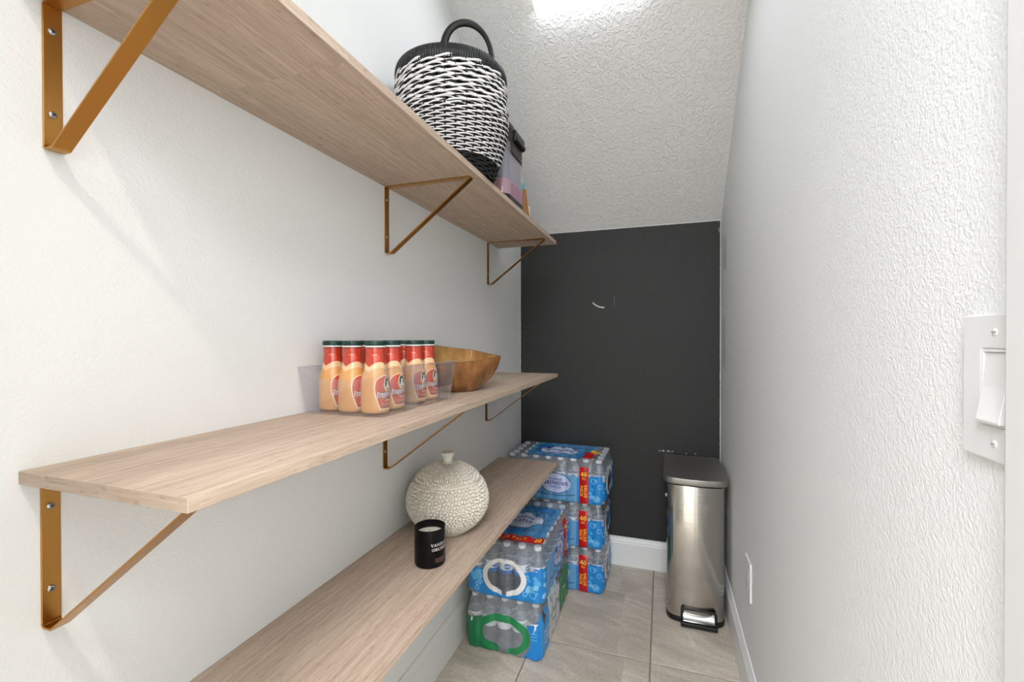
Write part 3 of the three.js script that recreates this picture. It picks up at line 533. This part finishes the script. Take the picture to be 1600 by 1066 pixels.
const bubbles = (A, x0, x1, y0, y1, n, seed, clear = 0.05) => { const r = rng(seed); for (let i = 0; i < n; i++) { const x = lerp(x0 + 0.01, x1 - 0.01, r()), y = lerp(y0 + 0.01, y1 - 0.01, r()), a = 0.005 + 0.009 * r(), e = 0.7 + 0.6 * r(), q = r(); A.ink(q < 0.6 ? '#5db4ec' : '#8fd0f6', clear, (k) => { k.beginPath(); k.ellipse(x, y, a, a * e, q * 3, 0, 7); if (q > 0.75) { k.lineWidth = 0.003; k.stroke(); } else k.fill(); }); } };
function valueStripe(A, x, y0, y1, w) {
  A.ink('#c3191d', 0, (k) => k.fillRect(x - w / 2, y0, w, y1 - y0));
  A.text('40', x, y1 - 0.034, 0.030, '#ffd23c', { max: w * 0.85 }); A.text('PK', x, y1 - 0.056, 0.016, '#ffb52e');
  A.text('VALUE', x + w * 0.2, y0 + (y1 - y0) * 0.36, 0.021, '#ffc234', { rot: -Math.PI / 2, max: 0.075 }); A.text('PACK', x - w * 0.24, y0 + (y1 - y0) * 0.36, 0.021, '#ffc234', { rot: -Math.PI / 2, max: 0.075 });
}
function ovalLogo(A, x, y, rx, ry, words, s) {
  A.ink('#c9d3f0', 0.1, (k) => { k.beginPath(); k.ellipse(x, y, rx, ry, 0, 0, 7); k.fill(); });
  A.ink('#27397c', 0, (k) => { k.lineWidth = 0.0035; k.beginPath(); k.ellipse(x, y, rx, ry, 0, 0.3, 5.6); k.stroke(); k.beginPath(); k.arc(x - rx * 0.72, y + ry * 0.7, 0.012, 0, 7); k.fill(); });
  words.forEach(([w, size, dy, c]) => A.text(w, x, y + dy * s, size * s, c, { max: rx * 1.7 }));
}
// perimeter art: [long front | right end | long back | left end], total length P, height HT along the film
const LL = 8 * PITCH, WW = 5 * PITCH, PER = 2 * (LL + WW), HT = 0.225;
function sideArt(kind) {
  const A = new Art(2048, 288, PER, HT);
  const ends = [[LL, LL + WW], [2 * LL + WW, PER]], longs = [[0, LL], [LL + WW, 2 * LL + WW]];
  if (kind === 'blue') {
    for (const [i, [x0, x1]] of longs.entries()) {
      A.ink('#6fb2e2', 0.22, (k) => { k.beginPath(); k.moveTo(x0, 0.006); k.lineTo(x1, 0.006); k.lineTo(x1, 0.14); k.bezierCurveTo(x1 - 0.12, 0.115, x0 + 0.16, 0.175, x0, 0.135); k.fill(); });
      A.ink('#1f8ad6', 0.04, (k) => { k.beginPath(); k.moveTo(x1 - 0.13, 0.008); k.lineTo(x1, 0.008); k.lineTo(x1, 0.148); k.bezierCurveTo(x1 - 0.05, 0.15, x1 - 0.09, 0.13, x1 - 0.13, 0.13); k.fill(); k.beginPath(); k.moveTo(x0, 0.008); k.lineTo(x0 + 0.07, 0.008); k.quadraticCurveTo(x0 + 0.05, 0.09, x0 + 0.07, 0.13); k.lineTo(x0, 0.145); k.fill(); });
      A.ink('#49719f', 0.15, (k) => { k.lineWidth = 0.006; k.beginPath(); k.moveTo(x0 + 0.1, 0.05); k.bezierCurveTo(x0 + 0.2, 0.04, x0 + 0.26, 0.02, x0 + 0.37, 0.045); k.stroke(); });
      bubbles(A, x1 - 0.075, x1, 0.01, 0.14, 12, 71 + i); bubbles(A, x0, x0 + 0.06, 0.01, 0.13, 9, 81 + i);
      ovalLogo(A, x0 + 0.27, 0.094, 0.078, 0.05, [['Purified', 0.017, 0.02, '#3d3f94'], ['DRINKING', 0.025, 0, '#33307f'], ['WATER', 0.017, -0.02, '#5c5fae']], 1);
      valueStripe(A, x0 + 0.415, 0.004, 0.186, 0.046);
    }
    for (const [i, [x0, x1]] of ends.entries()) {
      const m = (x0 + x1) / 2;
      A.ink('#1f8ad6', 0.04, (k) => { k.beginPath(); k.moveTo(x0, 0.03); k.lineTo(x0 + 0.06, 0.008); k.lineTo(x1 - 0.05, 0.008); k.lineTo(x1, 0.012); k.lineTo(x1, 0.15); k.quadraticCurveTo(x1 - 0.05, 0.12, m, 0.11); k.quadraticCurveTo(x0 + 0.05, 0.11, x0, 0.12); k.fill(); });
      bubbles(A, x0, x0 + 0.07, 0.02, 0.11, 9, 91 + i); bubbles(A, x1 - 0.085, x1, 0.02, 0.13, 13, 95 + i);
      A.ink('#f3f6f8', 0.95, (k) => { k.beginPath(); k.ellipse(m, 0.09, 0.088, 0.066, 0, 0, 7); k.fill(); });
      A.ink('#f1efec', 0.03, (k) => { k.beginPath(); k.ellipse(m, 0.09, 0.094, 0.073, 0, -Math.PI / 2 + 0.1, 1.5 * Math.PI - 0.1); k.ellipse(m, 0.092, 0.072, 0.056, 0, 1.5 * Math.PI - 0.14, -Math.PI / 2 + 0.14, true); k.fill(); });
    }
  } else {
    for (const [i, [x0, x1]] of longs.entries()) {
      A.ink('#2f94d8', 0.04, (k) => k.fillRect(x0, 0.005, 0.13, 0.175));
      A.ink('#0d0d0f', 0, (k) => { k.beginPath(); k.moveTo(x0 + 0.02, 0.16); k.lineTo(x0 + 0.036, 0.185); k.lineTo(x0 + 0.07, 0.15); k.lineTo(x0 + 0.062, 0.115); k.lineTo(x0 + 0.03, 0.112); k.fill(); });
      A.ink('#e9eef0', 0, (k) => { k.beginPath(); k.moveTo(x0 + 0.036, 0.15); k.lineTo(x0 + 0.045, 0.14); k.lineTo(x0 + 0.057, 0.15); k.lineTo(x0 + 0.05, 0.134); k.lineTo(x0 + 0.058, 0.122); k.lineTo(x0 + 0.045, 0.13); k.lineTo(x0 + 0.036, 0.12); k.lineTo(x0 + 0.041, 0.135); k.fill(); });
      ['NATURAL', 'SPRING', 'WATER'].forEach((s, j) => A.text(s, x0 + 0.085, 0.09 - j * 0.022, 0.016, '#cfe6f6', { rot: 0.35, max: 0.08 }));
      A.ink('#dfe3e3', 0.25, (k) => k.fillRect(x0 + 0.13, 0.005, 0.17, 0.16));
      A.ink('#d8edf8', 0.1, (k) => k.fillRect(x0 + 0.13, 0.165, 0.14, 0.03));
      A.text('SPRING WATER', x0 + 0.215, 0.1, 0.026, '#27613c', { max: 0.14 }); A.text('40 BOTTLES', x0 + 0.215, 0.06, 0.016, '#5a6a63', { max: 0.1 });
      A.ink('#2a8a4b', 0.05, (k) => { k.beginPath(); k.moveTo(x0 + 0.3, 0.004); k.lineTo(x1, 0.004); k.lineTo(x1, 0.16); k.quadraticCurveTo(x0 + 0.4, 0.19, x0 + 0.31, 0.165); k.fill(); });
      A.text('RECYCLE', x0 + 0.4, 0.09, 0.02, '#dff0e3', { max: 0.12 });
    }
    for (const [i, [x0, x1]] of ends.entries()) {
      const m = (x0 + x1) / 2;
      A.ink('#187a4a', 0.08, (k) => { k.beginPath(); k.moveTo(x0, 0.01); k.lineTo(m - 0.01, 0.012); k.lineTo(m - 0.01, 0.034); k.lineTo(x0 + 0.06, 0.06); k.quadraticCurveTo(x0 + 0.045, 0.1, x0 + 0.07, 0.14); k.quadraticCurveTo(x0 + 0.02, 0.13, x0, 0.135); k.fill(); });
      A.ink('#1d8a52', 0.06, (k) => { k.beginPath(); k.ellipse(m, 0.084, 0.116, 0.078, 0, -0.45 * Math.PI + 0.05, 1.5 * Math.PI - 0.05 - 2 * Math.PI * 0, false); k.ellipse(m, 0.082, 0.086, 0.052, 0, 1.5 * Math.PI - 0.1, -0.45 * Math.PI + 0.1, true); k.fill(); k.beginPath(); k.ellipse(m, 0.084, 0.116, 0.078, 0, 0, Math.PI, false); k.ellipse(m, 0.082, 0.086, 0.052, 0, Math.PI, 0, true); k.fill(); });
      A.ink('#f3f6f8', 0.95, (k) => k.fillRect(m - 0.018, 0, 0.036, 0.03));
      A.ink('#1486d8', 0.02, (k) => { k.beginPath(); k.moveTo(x1 - 0.075, 0.006); k.lineTo(x1, 0.006); k.lineTo(x1, 0.17); k.quadraticCurveTo(x1 - 0.03, 0.14, x1 - 0.062, 0.135); k.bezierCurveTo(x1 - 0.03, 0.1, x1 - 0.03, 0.06, x1 - 0.075, 0.006); k.fill(); });
      for (let j = 0; j < 3; j++) A.ink('#5db4ec', 0.05, (k) => k.fillRect(x1 - 0.04, 0.11 - j * 0.012, 0.026, 0.004));
    }
  }
  return A;
}
function topArt(kind, stripe) {
  const A = new Art(1024, 640, LL, WW);
  A.ink(kind === 'blue' ? '#63abdf' : '#4fa56f', 0.4, (k) => { k.beginPath(); k.moveTo(0.1, 0.02); k.bezierCurveTo(0.2, 0.04, 0.35, 0, 0.44, 0.03); k.lineTo(0.43, 0.3); k.bezierCurveTo(0.3, 0.28, 0.2, 0.32, 0.1, 0.3); k.fill(); });
  A.ink('#2f7fc4', 0.2, (k) => { k.beginPath(); k.ellipse(0.17, 0.2, 0.06, 0.09, 0.3, 0, 7); k.ellipse(0.4, 0.12, 0.04, 0.08, -0.3, 0, 7); k.fill(); });
  bubbles(A, 0.1, 0.44, 0.03, 0.29, 10, 41, 0.2);
  const lx = 0.24, rot = stripe === 'near' ? Math.PI / 2 : 0;
  if (stripe === 'near') { // pack seen end on: logo turned, red band across at its near end
    A.ink('#cfdcf3', 0.15, (k) => { k.beginPath(); k.ellipse(0.265, 0.165, 0.075, 0.095, 0, 0, 7); k.fill(); });
    A.ink('#22366f', 0, (k) => { k.lineWidth = 0.004; k.beginPath(); k.ellipse(0.265, 0.165, 0.075, 0.095, 0, 0.5, 6); k.stroke(); k.beginPath(); k.arc(0.325, 0.1, 0.018, 0, 7); k.stroke(); });
    A.text('Purified', 0.288, 0.165, 0.024, '#33307f', { rot: -Math.PI / 2, max: 0.1 }); A.text('WATER', 0.258, 0.165, 0.028, '#5c3a7c', { rot: -Math.PI / 2, max: 0.12 });
    A.ink('#c3191d', 0, (k) => k.fillRect(0.062, 0.0, 0.04, 0.27)); A.text('VALUE PACK', 0.082, 0.165, 0.026, '#ff9a3c', { rot: -Math.PI / 2, max: 0.15 }); A.text('40', 0.082, 0.045, 0.03, '#ffd23c', { rot: -Math.PI / 2 });
  } else {
    ovalLogo(A, 0.25, 0.16, 0.1, 0.07, [['Purified', 0.02, 0.03, '#3d3f94'], ['DRINKING', 0.03, 0, '#33307f'], ['WATER', 0.02, -0.03, '#5c5fae']], 1);
    if (stripe) { A.ink('#f4f2ee', 0, (k) => k.fillRect(0.385, 0.015, 0.062, 0.06)); A.ink('#c3191d', 0, (k) => k.fillRect(0.388, 0.05, 0.05, 0.11)); A.ink('#f7b733', 0, (k) => k.fillRect(0.415, 0.15, 0.045, 0.06)); A.ink('#161616', 0, (k) => { for (let i = 0; i < 9; i++) k.fillRect(0.391 + i * 0.005, 0.02, i % 3 ? 0.002 : 0.0035, 0.025); }); }
  }
  return A;
}
const filmMat = (art) => phy({ ...art.maps(), color: 0xffffff, transmission: 1, thickness: 0, roughness: 0.17, ior: 1.5 });
const filmMats = { blue: filmMat(sideArt('blue')), green: filmMat(sideArt('green')), top: filmMat(topArt('blue', false)), topStripe: filmMat(topArt('blue', true)), topNear: filmMat(topArt('blue', 'near')), topGreen: filmMat(topArt('green', false)) };
// the film, drawn tight over the bottles: scalloped between them, leaning in over the shoulders
function filmSides(seed) {
  const a = LL / 2 + 0.0015, b = WW / 2 + 0.0015, rc = 0.0325, r = rng(seed), n1 = noiseGrid(64, seed);
  const segs = []; // straight runs and corners, walked so that u runs left to right seen from outside
  const run = (x0, z0, x1, z1, nx, nz) => segs.push({ len: Math.hypot(x1 - x0, z1 - z0), f: (s) => [lerp(x0, x1, s), lerp(z0, z1, s), nx, nz, true] });
  const arc = (cx, cz, a0) => segs.push({ len: rc * Math.PI / 2, f: (s) => { const t = a0 - s * Math.PI / 2; return [cx + rc * Math.cos(t), cz + rc * Math.sin(t), Math.cos(t), Math.sin(t), false]; } });
  run(-a + rc, b, a - rc, b, 0, 1); arc(a - rc, b - rc, Math.PI / 2); run(a, b - rc, a, -b + rc, 1, 0); arc(a - rc, -b + rc, 0); run(a - rc, -b, -a + rc, -b, 0, -1); arc(-a + rc, -b + rc, -Math.PI / 2); run(-a, -b + rc, -a, b - rc, -1, 0); arc(-a + rc, b - rc, Math.PI);
  const prof = [[0.001, 0.010, 0.3], [0.003, 0.003, 0.6], [0.012, 0.0005, 1], [0.035, 0, 1], [0.06, 0, 1], [0.085, 0, 1], [0.11, 0, 1], [0.135, 0, 1], [0.15, 0.002, 0.9], [0.165, 0.006, 0.7], [0.18, 0.0115, 0.5], [0.192, 0.0155, 0.3], [0.202, 0.0178, 0.15], [0.2105, 0.0185, 0.1], [0.2135, 0.0215, 0]];
  const arcl = [0]; for (let i = 1; i < prof.length; i++) arcl.push(arcl[i - 1] + Math.hypot(prof[i][0] - prof[i - 1][0], prof[i][1] - prof[i - 1][1]));
  const total = segs.reduce((t, s) => t + s.len, 0), NU = 300, NV = prof.length - 1;
  const sq = 0.0; const point = (u) => { let s = u * total; s = clamp(s, 0, total - 1e-7); for (const g of segs) { if (s <= g.len) return g.f(s / g.len); s -= g.len; } return segs[7].f(1); };
  // u starts at the middle of the left-front corner
  const shift = 1 - (rc * Math.PI / 4) / total;
  const g = grid(NU, NV, (u, v) => {
    const [x, z, nx, nz, flat] = point((u + shift) % 1), [h, inset, sc] = prof[Math.round(v * NV)];
    let off = -inset; if (flat) { const w = Math.abs(nx) > 0.5 ? z : x, n = Math.abs(nx) > 0.5 ? 5 : 8, ph = (w / PITCH + n / 2 - 0.5) * Math.PI; off -= 0.0075 * sc * Math.pow(1 - Math.abs(Math.cos(ph)), 1.3); }
    off += 0.004 * (vnoise(n1, 64, u * 64 * 1.0, v * 9) - 0.5) + 0.003 * (vnoise(n1, 64, u * 64 * 2 + v * 7, v * 14) - 0.5);
    return new THREE.Vector3(x + nx * off, h, z + nz * off);
  }, (u, v) => [u, arcl[Math.round(v * NV)] / arcl[NV]]);
  return sealSeam(g, NU, NV);
}
function filmTop(seed) {
  const a = LL / 2 - 0.0195, b = WW / 2 - 0.0195, n1 = noiseGrid(64, seed + 7), rc = 0.013;
  return grid(96, 60, (u, v) => {
    let x = lerp(-a, a, u), z = lerp(b, -b, v);
    const cx = Math.max(0, Math.abs(x) - (a - rc)), cz = Math.max(0, Math.abs(z) - (b - rc)), cr = Math.hypot(cx, cz); if (cr > rc) { x -= Math.sign(x) * cx * (1 - rc / cr); z -= Math.sign(z) * cz * (1 - rc / cr); }
    const fx = ((x / PITCH + 4) % 1 + 1) % 1 - 0.5, fz = ((z / PITCH + 2.5) % 1 + 1) % 1 - 0.5, d = Math.hypot(fx, fz) * PITCH;
    const e = Math.min(1, Math.min(a - Math.abs(x), b - Math.abs(z)) / 0.012);
    const y = 0.2137 - 0.0075 * smooth(0.014, 0.034, d) * Math.max(0, e) + 0.001 * (vnoise(n1, 64, u * 40, v * 26) - 0.5) * e;
    return new THREE.Vector3(x, y, z);
  }, (u, v) => [(lerp(-a, a, u) + LL / 2) / LL, (lerp(-b, b, v) + WW / 2) / WW]);
}
function waterPack(label, x, h, d, turn, kind, top, seed, keep) {
  const t = thing('water_pack', label, 'water pack', V(x, h, d), 'shrink-wrapped packs of bottled water'); t.rotation.y = turn;
  part('shrink_wrap', filmSides(seed), filmMats[kind], t); part('top_wrap', filmTop(seed), filmMats[top], t);
  const r = rng(seed + 3);
  for (let i = 0; i < 8; i++) for (let j = 0; j < 5; j++) {
    if (!keep(i, j)) continue;
    const b = part('bottle', petBody, clearBottle, t); b.position.set((i - 3.5) * PITCH, 0.0005, (2 - j) * PITCH); b.rotation.y = r() * 6.28;
    part('cap', petCap, capMat, b); part('label', petLabel, kind === 'blue' ? blueLabel : whiteLabel, b);
  }
}
const outer = (i, j) => i === 0 || i === 7 || j === 0 || j === 4 || j === 1 || i === 1;
const FX = -0.594, FD = 1.632 + LL / 2 + 0.002, BX = -0.522, BD = 2.479 - WW / 2;
waterPack('green and blue pack of water bottles on the floor, bottom of the front stack', FX, 0, FD, Math.PI / 2, 'green', 'topGreen', 101, outer);
waterPack('blue water pack with a white carry ring, on top of the front stack', FX + 0.006, 0.2165, FD + 0.004, Math.PI / 2, 'blue', 'topNear', 102, () => true);
waterPack('blue water pack on the floor by the black wall, bottom of the back stack', BX, 0, BD, 0, 'blue', 'top', 103, outer);
waterPack('blue value pack of water in the middle of the back stack', BX - 0.002, 0.2165, BD - 0.002, 0.012, 'blue', 'top', 104, outer);
waterPack('blue value pack of water with a barcode patch, topmost on the back stack', BX + 0.008, 0.433, BD - 0.003, -0.02, 'blue', 'topStripe', 105, () => true);

// ---------------------------------------------------------------- stainless step bin
{
  const x0 = 0.016, x1 = 0.254, d0 = 2.062, d1 = 2.455, W = x1 - x0, D = d1 - d0, t = thing('trash_can', 'brushed steel step trash can in the far right corner', 'trash can', V((x0 + x1) / 2, 0, (d0 + d1) / 2));
  // plan: rounded, front a little bowed. Front is +z (towards the door)
  const plan = (g, P = THREE.Shape) => {
    const s = new P(), w = W / 2 + g, f = D / 2 + g, rf = 0.05 + g, rb = 0.02 + g; s.moveTo(-w + rb, -f); s.lineTo(w - rb, -f); s.absarc(w - rb, -f + rb, rb, -Math.PI / 2, 0);
    s.lineTo(w, f - rf - 0.012); s.bezierCurveTo(w, f - 0.02, w - 0.02, f - 0.008, w - rf, f - 0.004); s.quadraticCurveTo(0, f + 0.008, -w + rf, f - 0.004); s.bezierCurveTo(-w + 0.02, f - 0.008, -w, f - 0.02, -w, f - rf - 0.012); s.lineTo(-w, -f + rb); s.absarc(-w + rb, -f + rb, rb, Math.PI, 1.5 * Math.PI); return s;
  };
  const slab = (g, y0, y1, bev) => { const q = new THREE.ExtrudeGeometry(plan(g), { depth: y1 - y0 - 2 * bev, bevelEnabled: bev > 0, bevelThickness: bev, bevelSize: bev, bevelOffset: -bev, bevelSegments: 3, curveSegments: 24 }); q.rotateX(Math.PI / 2).scale(1, 1, 1).translate(0, y1 - bev, 0); const p = q.attributes.position; return toCreasedNormals(q, 0.6); };
  part('base_band', slab(0.001, 0.003, 0.028, 0.003), blackPlastic, t);
  const body = part('body', slab(0, 0.024, 0.598, 0.0005), steelMat, t);
  part('collar', slab(-0.004, 0.598, 0.607, 0.001), blackPlastic, t);
  part('lid', slab(0.0135, 0.606, 0.633, 0.0035), steelLid, t);
  part('hinge_cover', rbox(-0.09, 0.09, 0.02, 0.62, D / 2 - 0.001, D / 2 + 0.012, 0.004).translate(0, 0, 0), blackPlastic, t);
  const stud = part('stud', new THREE.SphereGeometry(0.0085, 16, 10).scale(0.6, 1, 1).translate(-W / 2 - 0.001, 0.535, D / 2 - 0.055), std({ color: 0xe8e8e6, metalness: 0.6, roughness: 0.25 }), t); stud.userData.label = 'bright round stud';
  // pedal: black frame round a steel tread
  const fr = roundRect(0.146, 0.066, 0.013, 0, 0.041); fr.holes.push(roundRect(0.126, 0.044, 0.008, 0, 0.044, THREE.Path));
  const pedal = part('pedal_frame', extrude(fr, 0.012, 0.002).translate(0.012, 0, D / 2 - 0.001), blackPlastic, t);
  const tread = grid(12, 8, (u, v) => { const a = v * Math.PI / 2; return new THREE.Vector3(lerp(-0.062, 0.062, u) + 0.012, 0.062 - 0.037 * Math.sin(a) * 1.0, D / 2 - 0.004 + 0.026 * (1 - Math.cos(a))); }); part('pedal_tread', tread, std({ color: 0xc9c9c6, metalness: 1, roughness: 0.3 }), pedal);
  part('pedal_step', rbox(-0.061, 0.085, 0.005, 0.022, -D / 2 - 0.032, -D / 2 + 0.01, 0.003), blackPlastic, pedal);
}

// ---------------------------------------------------------------- switch and wall plate on the right wall
function onRight(name, label, category, h, d) { const t = thing(name, label, category, V(R, h, d)); t.rotation.y = -Math.PI / 2; return t; } // local z points out of the wall, local x towards the far end... 
{
  const t = onRight('light_switch', 'white rocker light switch plate beside the door lining', 'light switch', 1.196, 0.5035);
  const W = 0.0885, H = 0.13, s = roundRect(W, H, 0.004); s.holes.push(roundRect(0.0345, 0.068, 0.001, 0, 0, THREE.Path));
  part('cover_plate', extrude(s, 0.0065, 0.0018, 3), whitePlastic, t);
  part('switch_frame', (() => { const q = roundRect(0.0342, 0.0676, 0.001); q.holes.push(roundRect(0.03, 0.0628, 0.0008, 0, 0, THREE.Path)); return extrude(q, 0.0068, 0.0004, 1); })(), whitePlastic, t);
  const rk = new THREE.Shape([[0.001, -0.031], [0.0118, -0.031], [0.0122, -0.029], [0.0072, 0.0005], [0.0052, 0.031], [0.001, 0.031]].map(([a, b]) => new THREE.Vector2(a, b)));
  part('rocker', extrude(rk, 0.0295, 0.0005, 1).rotateY(-Math.PI / 2).translate(0.01475, 0, 0), whitePlastic, t);
  for (const y of [-0.049, 0.049]) { const sc = part('screw', lathe([[0.0001, 0.0012], [0.0028, 0.001], [0.0036, 0]], 16).rotateX(Math.PI / 2), whitePlastic, t); sc.position.set(0, y, 0.0064); part('slot', new THREE.BoxGeometry(0.005, 0.0008, 0.0006).translate(0, 0, 0.0011), std({ color: 0x9a9a98, roughness: 0.5 }), sc); }
}
{
  const t = onRight('wall_outlet', 'white outlet plate low on the wall before the trash can', 'wall outlet', 0.4185, 1.6985);
  const W = 0.094, H = 0.13, s = roundRect(W, H, 0.004); s.holes.push(roundRect(0.0345, 0.068, 0.001, 0, 0, THREE.Path));
  part('cover_plate', extrude(s, 0.0065, 0.0018, 3), whitePlastic, t);
  part('socket', extrude(roundRect(0.034, 0.0675, 0.001), 0.0072, 0.0006, 1), whitePlastic, t);
  const m = []; for (const y of [-0.019, 0.019]) m.push(new THREE.BoxGeometry(0.0015, 0.008, 0.0006).translate(-0.006, y, 0.0072), new THREE.BoxGeometry(0.0015, 0.0065, 0.0006).translate(0.006, y, 0.0072), cyl(0.0022, 0.0006, 12).rotateX(Math.PI / 2).translate(0, y - 0.009, 0.0072));
  for (const g of m) part('slot', g, std({ color: 0x35352f, roughness: 0.7 }), t);
  for (const y of [-0.049, 0.049]) { const sc = part('screw', lathe([[0.0001, 0.0012], [0.0028, 0.001], [0.0036, 0]], 16).rotateX(Math.PI / 2), whitePlastic, t); sc.position.set(0, y, 0.0064); }
}

renderer.render(scene, camera);
